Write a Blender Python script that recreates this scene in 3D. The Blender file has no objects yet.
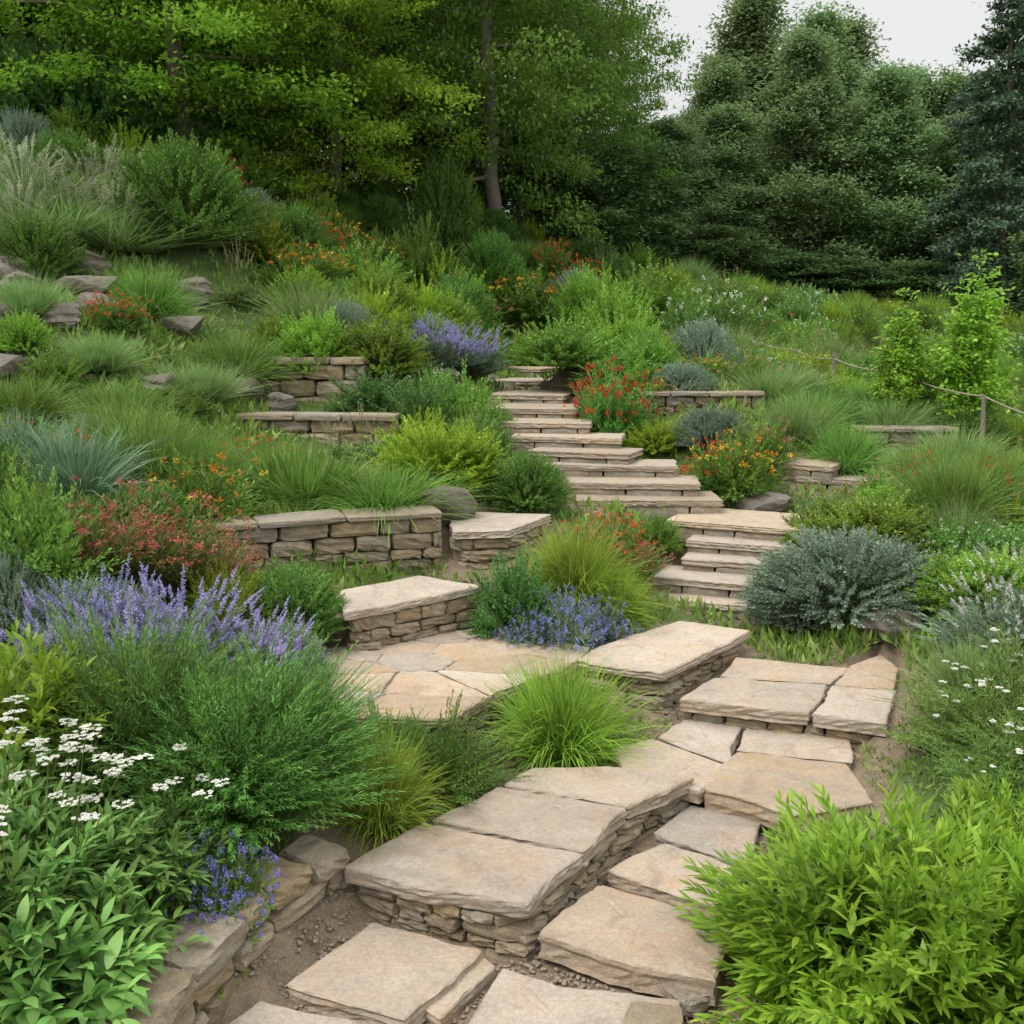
import bpy, bmesh, math, numpy as np
from mathutils import Vector
rng=np.random.default_rng(7)
scene=bpy.context.scene
COL=scene.collection
# ------------------------------------------------------------ terrain (surveyed spot heights, cm)
CM=[(-77,346,0),(-4,346,0),(50,346,0),(55,414,0),(87,452,3),(114,494,8),(138,555,12),(162,608,25),(191,696,30),(153,785,35),(168,827,45),(185,872,56),(200,905,67),(206,934,78),(130,975,90),(116,1019,100),(99,1058,110),(83,1107,120),(52,1146,130),(37,1186,142),(16,1269,152),(4,1456,161),(-3,1666,170),(-23,440,2),(46,512,5),(-65,580,35),(-21,657,35),
(59,679,35),(127,684,30),(-66,732,60),(-10,832,85),(-130,782,102),(-196,772,100),(-64,804,110),(32,675,50),(35,747,75),(89,855,85),(-10,856,110),(-218,613,80),(-223,495,60),(-154,494,50),(-161,381,40),(-160,325,33),(-83,447,30),(-110,365,28),(-232,656,95),(-252,555,95),(-303,680,130),(-281,809,125),(-179,879,115),(-99,921,118),(-179,974,125),(-181,1010,152),(-232,1100,155),(-236,1150,196),(-125,1180,196),(-73,1250,199),(57,1250,205),(-307,1250,240),(-147,1400,253),(-406,1050,240),(-396,900,164),(-461,1200,284),(-558,1250,331),(-404,1400,355),(-314,1600,357),(-594,1500,443),(-529,1800,515),(-186,1800,387),(-22,2000,395),(81,1800,289),(233,1800,256),(332,1700,224),(219,1300,191),(249,1150,165),(448,1400,161),(355,1100,126),(276,1000,107),(623,1700,177),(741,1600,135),(559,1200,116),(369,850,86),(373,1000,98),(246,720,52),(312,650,57),(268,550,40),(192,490,20),(149,430,14),(124,350,-3),(290,860,84),(190,1060,140),
(-190,675,70),(-140,690,62),(-55,722,62),(-195,730,100),(-150,748,102),(-85,325,0),(-70,378,0),
(-2000,3000,900),(0,3000,500),(2000,3000,200),(-3000,6000,1600),(0,6000,800),(3000,6000,300),(12000,12000,300),(-12000,12000,2500),(0,15000,1200),(-800,500,200),(-500,300,80),(500,300,20),(1000,800,80),(0,-500,0),(1200,1500,160),(-1000,1000,350),(-1500,1800,650),(0,0,0),(150,100,0),(-150,100,10)]
C=np.array(CM,float)/100
X=C[:,:2];NC=len(X)
K=np.linalg.norm(X[:,None]-X[None],axis=2)
A=np.block([[K,np.c_[np.ones(NC),X]],[np.c_[np.ones(NC),X].T,np.zeros((3,3))]])
wt=np.linalg.solve(A,np.r_[C[:,2],0,0,0])
def hz(P):
    P=np.atleast_2d(np.asarray(P,float)); out=np.empty(len(P))
    for i in range(0,len(P),40000):
        q=P[i:i+40000]
        out[i:i+40000]=np.linalg.norm(q[:,None]-X[None],axis=2)@wt[:NC]+wt[NC]+q@wt[NC+1:]
    return out
def h1(x,y): return float(hz([(x,y)])[0])

# ------------------------------------------------------------ stone layout (cm)
SL={'a':(6,[(-82,346),(-56,388),(-11,369),(-37,325)]),'b':(5,[(-15,325),(-4,358),(17,347),(61,339),(45,307),(-17,298)]),
'c':(6,[(-101,321),(-89,337),(-54,326),(-58,301),(-102,297)]),'a2':(3,[(-33,339),(-12,369),(-6,361),(-25,331)]),
'd':(12,[(10,370),(36,407),(64,390),(87,372),(73,340),(44,348)]),'f':(9,[(42,422),(69,448),(102,421),(87,392),(66,404)]),
'g':(10,[(66,455),(88,486),(122,473),(109,438),(102,424),(71,449)]),
'h':(24,[(-69,399),(-39,437),(29,408),(6,369),(-28,380)]),'i':(24,[(-33,445),(-6,473),(53,451),(30,411),(-37,440)]),'j':(24,[(-5,476),(9,497),(50,500),(90,485),(54,454)]),
'k':(20,[(53,531),(76,545),(117,503),(91,479),(55,505)]),'l':(20,[(78,547),(103,578),(133,569),(117,531),(114,510)]),'m':(20,[(135,568),(185,547),(174,513),(119,529)]),
'n':(20,[(94,481),(119,527),(173,511),(170,466),(129,453)]),'o':(34,[(95,570),(122,606),(187,593),(163,546)]),'p':(34,[(165,546),(189,592),(223,583),(199,532)]),
'q':(34,[(124,608),(143,645),(209,624),(188,594)]),'s':(34,[(211,627),(237,650),(239,623),(222,585),(191,594)]),
't':(45,[(50,629),(115,693),(158,669),(87,583),(40,606)]),
'C':(72,[(-114,669),(-64,712),(-19,683),(-73,636),(-101,615)]),'D':(98,[(-47,783),(-29,819),(31,810),(-1,743),(-43,735)])}
PATIO=np.array([(-120,625),(-21,676),(49,631),(38,604),(30,590),(-7,552),(-32,510),(-86,514),(-105,560)],float)/100
STEPS=[(0.96,7.67,1.88,7.35,0.42),(1.08,7.83,2.15,7.45,0.54),(1.35,8.04,2.24,7.74,0.64),(1.42,8.27,2.30,7.92,0.74),(1.30,8.57,2.34,8.09,0.85),(0.58,8.84,1.77,8.84,0.97),(0.48,9.16,1.60,9.03,1.08),(0.33,9.55,1.46,9.40,1.19),(0.17,9.80,1.04,9.48,1.29),(0.01,10.12,1.0,9.93,1.39),(-0.13,10.41,0.74,10.30,1.50),(-0.20,10.94,0.64,10.80,1.60),(-0.24,11.85,0.55,11.67,1.69),(-0.28,13.22,0.48,12.96,1.78),(-0.36,15.0,0.36,14.7,1.87),(2.40,9.87,2.92,9.57,1.17),(2.66,9.70,3.28,9.44,1.05)]
TD=[.45,.45,.5,.6,.75,.5,.55,.5,.55,.5,.65,.8,.9,.9,.9,.5,.4]
def steppoly(s,td):
    x1,y1,x2,y2,z=s; d=np.array([x2-x1,y2-y1]); L=np.linalg.norm(d); d/=L; nb=np.array([-d[1],d[0]])
    a=np.array([x1,y1])-d*.03;b=np.array([x2,y2])+d*.03
    return np.array([a,b,b+nb*td,a+nb*td])
def inside(P,poly,dil=0.0):
    P=np.asarray(P,float); poly=np.asarray(poly,float); ins=np.zeros(len(P),bool); dm=np.full(len(P),1e9)
    j=len(poly)-1
    for i in range(len(poly)):
        a=poly[i];b=poly[j]
        c=((a[1]>P[:,1])!=(b[1]>P[:,1]))
        xx=(b[0]-a[0])*(P[:,1]-a[1])/((b[1]-a[1]) if abs(b[1]-a[1])>1e-9 else 1e-9)+a[0]
        ins^=(c&(P[:,0]<xx))
        if dil>0:
            e=b-a; t=np.clip(((P-a)@e)/(e@e),0,1); dm=np.minimum(dm,np.linalg.norm(P-(a+t[:,None]*e),axis=1))
        j=i
    return ins|(dm<dil) if dil>0 else ins
CLAMP=[(np.array(v[1],float)/100,v[0]/100) for v in SL.values()]+[(PATIO,.45)]+[(steppoly(s,td),s[4]) for s,td in zip(STEPS,TD)]
def pathmask(P,dil):
    m=np.zeros(len(P),bool)
    for poly,z in CLAMP: m|=inside(P,poly,dil)
    return m

# ------------------------------------------------------------ materials
def newmat(name):
    m=bpy.data.materials.new(name); m.use_nodes=True; nt=m.node_tree; nt.nodes.clear()
    o=nt.nodes.new('ShaderNodeOutputMaterial'); return m,nt,o
def N(nt,t,**k):
    x=nt.nodes.new(t)
    for a,b in k.items(): setattr(x,a,b)
    return x
def mixc(nt,fac,a,b,mode='MIX'):
    m=N(nt,'ShaderNodeMix',data_type='RGBA',blend_type=mode)
    for s,v in ((0,fac),(6,a),(7,b)):
        if isinstance(v,(int,float)): m.inputs[s].default_value=v
        elif isinstance(v,tuple): m.inputs[s].default_value=v if len(v)==4 else v+(1,)
        else: nt.links.new(v,m.inputs[s])
    return m.outputs[2]
def maprange(nt,v,a,b,c,d):
    m=N(nt,'ShaderNodeMapRange'); nt.links.new(v,m.inputs[0])
    for i,x in enumerate((a,b,c,d)): m.inputs[i+1].default_value=x
    return m.outputs[0]
def leafmat(name,c1,c2,tr=.3,rough=.5,var=.25,c3=None,boost=True,simple=False):
    k=(1.8-1.6*max(c2)) if boost else 1.05
    c1=tuple(v*k for v in c1); c2=tuple(v*k for v in c2)
    m,nt,o=newmat(name)
    g=N(nt,'ShaderNodeNewGeometry'); oi=N(nt,'ShaderNodeObjectInfo')
    col=mixc(nt,g.outputs['Random Per Island'],c1,c2)
    if c3:
        w=N(nt,'ShaderNodeTexWhiteNoise',noise_dimensions='1D'); nt.links.new(g.outputs['Random Per Island'],w.inputs['W'])
        col=mixc(nt,maprange(nt,w.outputs[0],.90,.94,0,1),col,c3)
    hs=N(nt,'ShaderNodeHueSaturation'); nt.links.new(col,hs.inputs['Color'])
    nt.links.new(maprange(nt,oi.outputs['Random'],0,1,.5-.014,.5+.016),hs.inputs['Hue'])
    if simple:
        nt.links.new(maprange(nt,oi.outputs['Random'],0,1,1-var,1+var),hs.inputs['Value'])
    else:
        tx=N(nt,'ShaderNodeTexCoord'); no=N(nt,'ShaderNodeTexNoise'); no.inputs['Scale'].default_value=5; no.inputs['Detail'].default_value=1; nt.links.new(tx.outputs['Object'],no.inputs['Vector'])
        mm=N(nt,'ShaderNodeMath',operation='MULTIPLY')
        nt.links.new(maprange(nt,oi.outputs['Random'],0,1,1-var,1+var),mm.inputs[0]); nt.links.new(maprange(nt,no.outputs[0],.3,.7,.72,1.28),mm.inputs[1])
        nt.links.new(mm.outputs[0],hs.inputs['Value'])
    if simple: p=N(nt,'ShaderNodeBsdfDiffuse'); nt.links.new(hs.outputs[0],p.inputs[0])
    else:
        p=N(nt,'ShaderNodeBsdfPrincipled'); p.inputs['Roughness'].default_value=rough; p.inputs['Specular IOR Level'].default_value=.3
        nt.links.new(hs.outputs[0],p.inputs['Base Color'])
    t=N(nt,'ShaderNodeBsdfTranslucent'); nt.links.new(hs.outputs[0],t.inputs[0])
    ms=N(nt,'ShaderNodeMixShader'); ms.inputs[0].default_value=tr
    nt.links.new(p.outputs[0],ms.inputs[1]); nt.links.new(t.outputs[0],ms.inputs[2]); nt.links.new(ms.outputs[0],o.inputs[0])
    return m
def stonemat(name,c1,c2,c3,island=True,bump=.25,sc=1.0,moss=.0,dirt=.6,rust=0):
    m,nt,o=newmat(name)
    g=N(nt,'ShaderNodeNewGeometry'); oi=N(nt,'ShaderNodeObjectInfo'); tx=N(nt,'ShaderNodeTexCoord')
    rnd=g.outputs['Random Per Island'] if island else oi.outputs['Random']
    off=N(nt,'ShaderNodeVectorMath',operation='ADD'); nt.links.new(tx.outputs['Object'],off.inputs[0])
    cb=N(nt,'ShaderNodeCombineXYZ'); nt.links.new(maprange(nt,rnd,0,1,0,37),cb.inputs[0]); nt.links.new(maprange(nt,rnd,0,1,0,-23),cb.inputs[2]); nt.links.new(cb.outputs[0],off.inputs[1])
    def noise(s,d=5,r=.6,v=off.outputs[0],dist=0):
        x=N(nt,'ShaderNodeTexNoise'); x.inputs['Scale'].default_value=s*sc; x.inputs['Detail'].default_value=d; x.inputs['Roughness'].default_value=r; x.inputs['Distortion'].default_value=dist; nt.links.new(v,x.inputs['Vector']); return x.outputs[0]
    n1=noise(2.2,4,.6,dist=.8); n2=noise(9,6,.65); n3=noise(55,4,.7)
    col=mixc(nt,maprange(nt,n1,.35,.65,0,1),c1,c2)
    col=mixc(nt,maprange(nt,n2,.5,.72,0,.8),col,c3)
    if rust:
        n8=noise(1.5,6,.7,dist=1.0); col=mixc(nt,maprange(nt,n8,.50,.68,0,rust),col,(.42,.25,.13))
        n9=noise(2.9,5,.6,dist=.6); col=mixc(nt,maprange(nt,n9,.52,.7,0,rust),col,(.50,.44,.37))
    w=N(nt,'ShaderNodeTexWhiteNoise',noise_dimensions='1D'); nt.links.new(rnd,w.inputs['W'])
    hs=N(nt,'ShaderNodeHueSaturation'); nt.links.new(col,hs.inputs['Color']); nt.links.new(maprange(nt,rnd,0,1,.75,1.2),hs.inputs['Saturation'])
    mm=N(nt,'ShaderNodeMath',operation='MULTIPLY'); nt.links.new(maprange(nt,w.outputs[0],0,1,.82,1.15),mm.inputs[0]); nt.links.new(maprange(nt,n3,.3,.7,.82,1.15),mm.inputs[1]); nt.links.new(mm.outputs[0],hs.inputs['Value'])
    col=hs.outputs[0]
    n5=noise(3.6,8,.75,dist=1.5)
    col=mixc(nt,maprange(nt,n5,.52,.7,0,dirt),col,(.18,.14,.10))
    n6=noise(24,3,.5)
    col=mixc(nt,maprange(nt,n6,.66,.7,0,.35),col,(.48,.45,.39))
    if moss: 
        n7=noise(1.7,5,.6); col=mixc(nt,maprange(nt,n7,.52,.66,0,moss),col,(.09,.11,.04))
    p=N(nt,'ShaderNodeBsdfPrincipled'); p.inputs['Roughness'].default_value=.85; p.inputs['Specular IOR Level'].default_value=.25; nt.links.new(col,p.inputs['Base Color'])
    a=N(nt,'ShaderNodeMath',operation='ADD'); nt.links.new(n2,a.inputs[0]); b=N(nt,'ShaderNodeMath',operation='MULTIPLY'); nt.links.new(n3,b.inputs[0]); b.inputs[1].default_value=.35; nt.links.new(b.outputs[0],a.inputs[1])
    a2=N(nt,'ShaderNodeMath',operation='ADD'); nt.links.new(a.outputs[0],a2.inputs[0]); nt.links.new(n5,a2.inputs[1])
    bp=N(nt,'ShaderNodeBump'); bp.inputs['Strength'].default_value=.85; bp.inputs['Distance'].default_value=bump*.1; nt.links.new(a2.outputs[0],bp.inputs['Height']); nt.links.new(bp.outputs[0],p.inputs['Normal'])
    nt.links.new(p.outputs[0],o.inputs[0]); return m
def plain(name,c,rough=.8,ns=20,amt=.3):
    m,nt,o=newmat(name); p=N(nt,'ShaderNodeBsdfPrincipled'); p.inputs['Roughness'].default_value=rough
    tx=N(nt,'ShaderNodeTexCoord'); x=N(nt,'ShaderNodeTexNoise'); x.inputs['Scale'].default_value=ns; x.inputs['Detail'].default_value=6; nt.links.new(tx.outputs['Object'],x.inputs['Vector'])
    nt.links.new(mixc(nt,x.outputs[0],tuple(k*(1-amt) for k in c),tuple(k*(1+amt) for k in c)),p.inputs['Base Color'])
    bp=N(nt,'ShaderNodeBump'); bp.inputs['Strength'].default_value=.6; bp.inputs['Distance'].default_value=.02; nt.links.new(x.outputs[0],bp.inputs['Height']); nt.links.new(bp.outputs[0],p.inputs['Normal'])
    nt.links.new(p.outputs[0],o.inputs[0]); return m
M_slab=stonemat('flagstone',(.45,.36,.265),(.37,.31,.245),(.46,.33,.22),False,.17,dirt=.55,rust=.5)
M_step=stonemat('step_stone',(.41,.34,.255),(.35,.30,.24),(.42,.32,.225),False,.16,dirt=.5,rust=.3)
M_wall=stonemat('wall_stone',(.34,.265,.175),(.40,.325,.225),(.25,.20,.145),True,.3,1.3,.15)
M_rise=stonemat('riser_stone',(.33,.27,.19),(.38,.315,.235),(.27,.22,.165),True,.25,1.3,.1)
M_rock=stonemat('rock',(.34,.295,.235),(.28,.24,.19),(.40,.34,.27),True,.6,.8,.35)
M_bark=plain('bark',(.13,.105,.08),.9,8,.5)
M_barkp=plain('bark_pale',(.22,.19,.155),.9,8,.5)
M_stem=leafmat('stem_green',(.08,.13,.03),(.12,.16,.05),.1,simple=True)

# ------------------------------------------------------------ mesh helpers
def mk(name,V,F,mat,smooth=False):
    V=np.ascontiguousarray(V,dtype=np.float32); F=np.ascontiguousarray(F,dtype=np.int32)
    me=bpy.data.meshes.new(name); me.vertices.add(len(V)); me.vertices.foreach_set('co',V.ravel())
    k=F.shape[1]; me.loops.add(F.size); me.loops.foreach_set('vertex_index',F.ravel())
    me.polygons.add(len(F)); me.polygons.foreach_set('loop_start',np.arange(0,F.size,k,dtype=np.int32))
    me.materials.append(mat)
    me.polygons.foreach_set('use_smooth',np.full(len(F),smooth))
    me.update(calc_edges=True); me.validate(); return me
def join(parts):
    Vs=[];Fs=[];o=0
    for V,F in parts: Vs.append(V);Fs.append(F+o);o+=len(V)
    return np.concatenate(Vs),np.concatenate(Fs)
def nrm(a): return a/(np.linalg.norm(a,axis=-1,keepdims=True)+1e-9)
def ribbons(P,D,L,W,segs=3,droop=.3,prof=None,r=rng,flat=.7):
    n=len(P); L=np.broadcast_to(L,(n,)).astype(float); W=np.broadcast_to(W,(n,)).astype(float)
    droop=np.broadcast_to(droop,(n,)).astype(float)
    if prof is None: prof=np.interp(np.linspace(0,1,segs+1),[0,.35,.7,1],[.35,1,.8,.04])
    D=nrm(D); up=np.array([0,0,1.])
    rv=nrm(r.normal(size=(n,3)))*(1-flat)+np.cross(D,up)*flat
    S=nrm(rv-D*np.sum(rv*D,axis=1,keepdims=True))
    V=np.empty((n,segs+1,2,3)); pos=P.copy(); d=D.copy()
    for i in range(segs+1):
        V[:,i,0]=pos-S*(W*prof[i]*.5)[:,None]; V[:,i,1]=pos+S*(W*prof[i]*.5)[:,None]
        d=nrm(d-up*(droop*(i+1)/segs)[:,None]); pos=pos+d*(L/segs)[:,None]
    base=(np.arange(n)*(segs+1)*2)[:,None]; i=np.arange(segs)[None]*2
    F=np.stack([base+i,base+i+1,base+i+3,base+i+2],axis=-1).reshape(-1,4)
    return V.reshape(-1,3),F
def diamonds(P,D,L,W,r=rng,flat=.5):
    n=len(P); L=np.broadcast_to(L,(n,))[:,None]; W=np.broadcast_to(W,(n,))[:,None]; D=nrm(D)
    rv=nrm(r.normal(size=(n,3)))*(1-flat)+np.cross(D,[0,0,1.])*flat
    S=nrm(rv-D*np.sum(rv*D,axis=1,keepdims=True))
    V=np.stack([P,P+D*L*.45+S*W*.5,P+D*L,P+D*L*.45-S*W*.5],axis=1).reshape(-1,3)
    F=(np.arange(n)*4)[:,None]+np.arange(4)[None]
    return V,F
def shoots(r,n,R,H,base_r=.25,thmax=85,upr=.6,rad=(.75,1.05),lump=.12):
    ph=r.uniform(0,2*math.pi,n); ct=1-r.uniform(0,1,n)*(1-math.cos(math.radians(thmax))); th=np.arccos(ct)
    a,b=r.uniform(0,6,2); q=r.uniform(rad[0],rad[1],n)*(1+lump*np.sin(3*ph+a)*np.sin(2*th+b)+lump*np.sin(5*ph+7*th+b))
    T=np.stack([R*np.sin(th)*np.cos(ph)*q,R*np.sin(th)*np.sin(ph)*q,np.maximum(H*np.cos(th)*q,.03*H)],1)
    B=T*base_r*r.uniform(.5,1.2,(n,1)); B[:,2]=0
    Cc=B+(T-B)*.4; Cc[:,2]=T[:,2]*upr
    return B,Cc,T
def bez(S,t):
    B,Cc,T=S; t=t[...,None]
    return (1-t)**2*B+2*t*(1-t)*Cc+t*t*T, nrm(2*(1-t)*(Cc-B)+2*t*(T-Cc))
def shoot_leaves(r,S,nl,L,W,ang=50,t0=.3,t1=1,segs=3,droop=.15,flat=.7,dia=False,taper=.6,prof=None):
    n=len(S[0]); S3=tuple(np.repeat(s,nl,axis=0) for s in S)
    t=np.tile(np.linspace(t0,t1,nl),n)+r.uniform(-.5,.5,n*nl)*(t1-t0)/nl
    t=np.clip(t,0,1); P,T=bez(S3,t)
    ph=np.tile(np.arange(nl)*2.4,n)+np.repeat(r.uniform(0,6,n),nl)
    a1=nrm(np.cross(T,[.3,.2,1.])); a2=np.cross(T,a1)
    an=np.radians(ang*r.uniform(.7,1.25,n*nl))*(1-.55*(t-t0)/(t1-t0+1e-6)*(t>t0+.6*(t1-t0)))
    D=T*np.cos(an)[:,None]+(a1*np.cos(ph)[:,None]+a2*np.sin(ph)[:,None])*np.sin(an)[:,None]
    l=L*r.uniform(.7,1.2,n*nl)*(1-(1-taper)*np.clip((t-t0)/(t1-t0+1e-6),0,1)**3)
    if dia: return diamonds(P,D,l,W*l/L,r,flat)
    return ribbons(P,D,l,W*l/L,segs,droop,prof,r,flat)
def stems(r,S,w,t1=1.0,segs=4):
    n=len(S[0]); parts=[]
    ts=np.linspace(0,t1,segs+1); 
    for k in range(2):
        V=np.empty((n,segs+1,2,3))
        for i,t in enumerate(ts):
            P,T=bez(S,np.full(n,t)); s=nrm(np.cross(T,[1,.1,0] if k else [.1,1,0])); ww=w*(1-.6*i/segs)*.5
            V[:,i,0]=P-s*ww; V[:,i,1]=P+s*ww
        base=(np.arange(n)*(segs+1)*2)[:,None]; i=np.arange(segs)[None]*2
        parts.append((V.reshape(-1,3),np.stack([base+i,base+i+1,base+i+3,base+i+2],axis=-1).reshape(-1,4)))
    return join(parts)
def cluster(r,T,m,rad,size,flatz=1.0,up=False):
    n=len(T); o=nrm(r.normal(size=(n*m,3)))*r.uniform(.2,1,(n*m,1))**.6; o[:,2]*=flatz
    P=np.repeat(T,m,axis=0)+o*rad
    D=nrm(o+r.normal(size=(n*m,3))*.5)
    if up: D=nrm(r.normal(size=(n*m,3))*[1,1,.25])
    return diamonds(P-D*size*.5,D,size*r.uniform(.7,1.2,n*m),size*.8,r,.2 if not up else .9)
def tube(pts,rad,k=7):
    pts=np.asarray(pts,float); m=len(pts); V=[]
    for i in range(m):
        t=pts[min(i+1,m-1)]-pts[max(i-1,0)]; t/=np.linalg.norm(t)+1e-9
        a=np.cross(t,[.21,.97,.1]); a/=np.linalg.norm(a); b=np.cross(t,a)
        for j in range(k):
            an=2*math.pi*j/k; V.append(pts[i]+(a*math.cos(an)+b*math.sin(an))*rad[i])
    F=[(i*k+j,i*k+(j+1)%k,(i+1)*k+(j+1)%k,(i+1)*k+j) for i in range(m-1) for j in range(k)]
    return np.array(V),np.array(F)
def obj(name,me,loc=(0,0,0),label=None,cat=None,group=None,kind=None,parent=None):
    o=bpy.data.objects.new(name,me); o.location=loc; COL.objects.link(o)
    if label: o['label']=label
    if cat: o['category']=cat
    if group: o['group']=group
    if kind: o['kind']=kind
    if parent: o.parent=parent
    return o

# ------------------------------------------------------------ ground
fx=np.arange(-8,8.01,.085); ex=8+np.cumsum(.1*1.13**np.arange(45)); xs=np.r_[-ex[::-1],fx,ex]
fy=np.arange(1.5,19,.085); ey=19+np.cumsum(.1*1.13**np.arange(42)); ny=1.5-np.cumsum(.2*1.4**np.arange(9)); ys=np.r_[ny[::-1],fy,ey]
GX,GY=np.meshgrid(xs,ys); P2=np.c_[GX.ravel(),GY.ravel()]
zz=hz(P2); zz=np.where(P2[:,1]>60,np.minimum(zz,14),zz)
nz=.02*np.sin(P2[:,0]*7.1+np.sin(P2[:,1]*5))*np.sin(P2[:,1]*6.3)+.012*np.sin(P2[:,0]*17+P2[:,1]*13)
near=(np.abs(P2[:,0])<9)&(P2[:,1]<20)&(P2[:,1]>1)
zz=zz+np.where(near,nz,0)
soil=np.zeros(len(P2))
idx=np.where(near)[0]; Q=P2[idx]
for poly,z in CLAMP:
    m=inside(Q,poly,.1); zz[idx[m]]=np.minimum(zz[idx[m]],z-.055)
soil[idx]=(pathmask(Q,.22)|((Q[:,1]<5)&(Q[:,0]>-.9)&(Q[:,0]<.95))).astype(float)
nx=len(xs); nyy=len(ys)
ii,jj=np.meshgrid(np.arange(nx-1),np.arange(nyy-1)); b=(jj*nx+ii).ravel()
m,nt,o=newmat('ground_soil')
tx=N(nt,'ShaderNodeTexCoord')
def gn(s,d=6,r=.6):
    x=N(nt,'ShaderNodeTexNoise'); x.inputs['Scale'].default_value=s; x.inputs['Detail'].default_value=d; x.inputs['Roughness'].default_value=r; nt.links.new(tx.outputs['Object'],x.inputs['Vector']); return x.outputs[0]
n1,n2,n3=gn(.9),gn(14),gn(90,4)
sc=mixc(nt,maprange(nt,n2,.3,.7,0,1),(.17,.125,.08),(.30,.23,.155)); sc=mixc(nt,maprange(nt,n3,.5,.7,0,.8),sc,(.38,.31,.225))
gc=mixc(nt,maprange(nt,n1,.35,.65,0,1),(.055,.10,.024),(.11,.17,.04)); gc=mixc(nt,maprange(nt,n2,.5,.7,0,.4),gc,(.08,.07,.035))
at=N(nt,'ShaderNodeAttribute',attribute_name='soil')
col=mixc(nt,at.outputs['Fac'],gc,sc)
p=N(nt,'ShaderNodeBsdfPrincipled'); p.inputs['Roughness'].default_value=.95; nt.links.new(col,p.inputs['Base Color'])
bp=N(nt,'ShaderNodeBump'); bp.inputs['Distance'].default_value=.02; bp.inputs['Strength'].default_value=.9
ad=N(nt,'ShaderNodeMath',operation='ADD'); nt.links.new(n2,ad.inputs[0]); nt.links.new(n3,ad.inputs[1]); nt.links.new(ad.outputs[0],bp.inputs['Height']); nt.links.new(bp.outputs[0],p.inputs['Normal']); nt.links.new(p.outputs[0],o.inputs[0])
gm=mk('ground',np.c_[P2,zz],np.stack([b,b+1,b+nx+1,b+nx],1),m,True)
a=gm.attributes.new('soil','FLOAT','POINT'); a.data.foreach_set('value',soil.astype(np.float32))
obj('ground',gm,label='hillside garden soil sloping up to the woodland',kind='structure')

# gravel pebbles
def boxtemplate(nn=3):
    bm=bmesh.new(); bmesh.ops.create_cube(bm,size=2); bmesh.ops.subdivide_edges(bm,edges=bm.edges[:],cuts=nn,use_grid_fill=True)
    V=np.array([v.co[:] for v in bm.verts]); F=np.array([[v.index for v in f.verts] for f in bm.faces]); bm.free()
    return V,F
BV,BF=boxtemplate(3); BVs,BFs=boxtemplate(1)
def roundbox(V,pw=7): return V/(np.sum(np.abs(V)**pw,axis=1,keepdims=True)**(1/pw))
RB=roundbox(BV,9); RBc=roundbox(BV,22); RBs=BVs/np.linalg.norm(BVs,axis=1,keepdims=True)
cand=np.c_[rng.uniform(-1.15,1.5,26000),rng.uniform(2.9,6.0,26000)]
so=((cand[:,1]<5)&(cand[:,0]>-.9)&(cand[:,0]<1.0))|pathmask(cand,.14)
cand=cand[so&~pathmask(cand,0)][:10000]
cz=hz(cand); k=len(cand)
s=rng.uniform(.003,.011,(k,1,1))*rng.uniform(.6,1.3,(k,1,3)); V=RBs[None]*s*np.array([1,1,.7])+np.c_[cand,cz+.004][:,None]
for poly,z in CLAMP:
    mm=inside(cand,poly,.1); V[mm,:,2]-= np.maximum(cz[mm]-(z-.055),0)[:,None]
F=(BFs[None]+(np.arange(k)*len(BVs))[:,None,None]).reshape(-1,4)
obj('gravel',mk('gravel',V.reshape(-1,3),F,stonemat('gravel',(.32,.25,.18),(.24,.19,.14),(.42,.35,.27),True,.1),True),label='loose brown gravel between the path slabs',kind='stuff')

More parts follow.
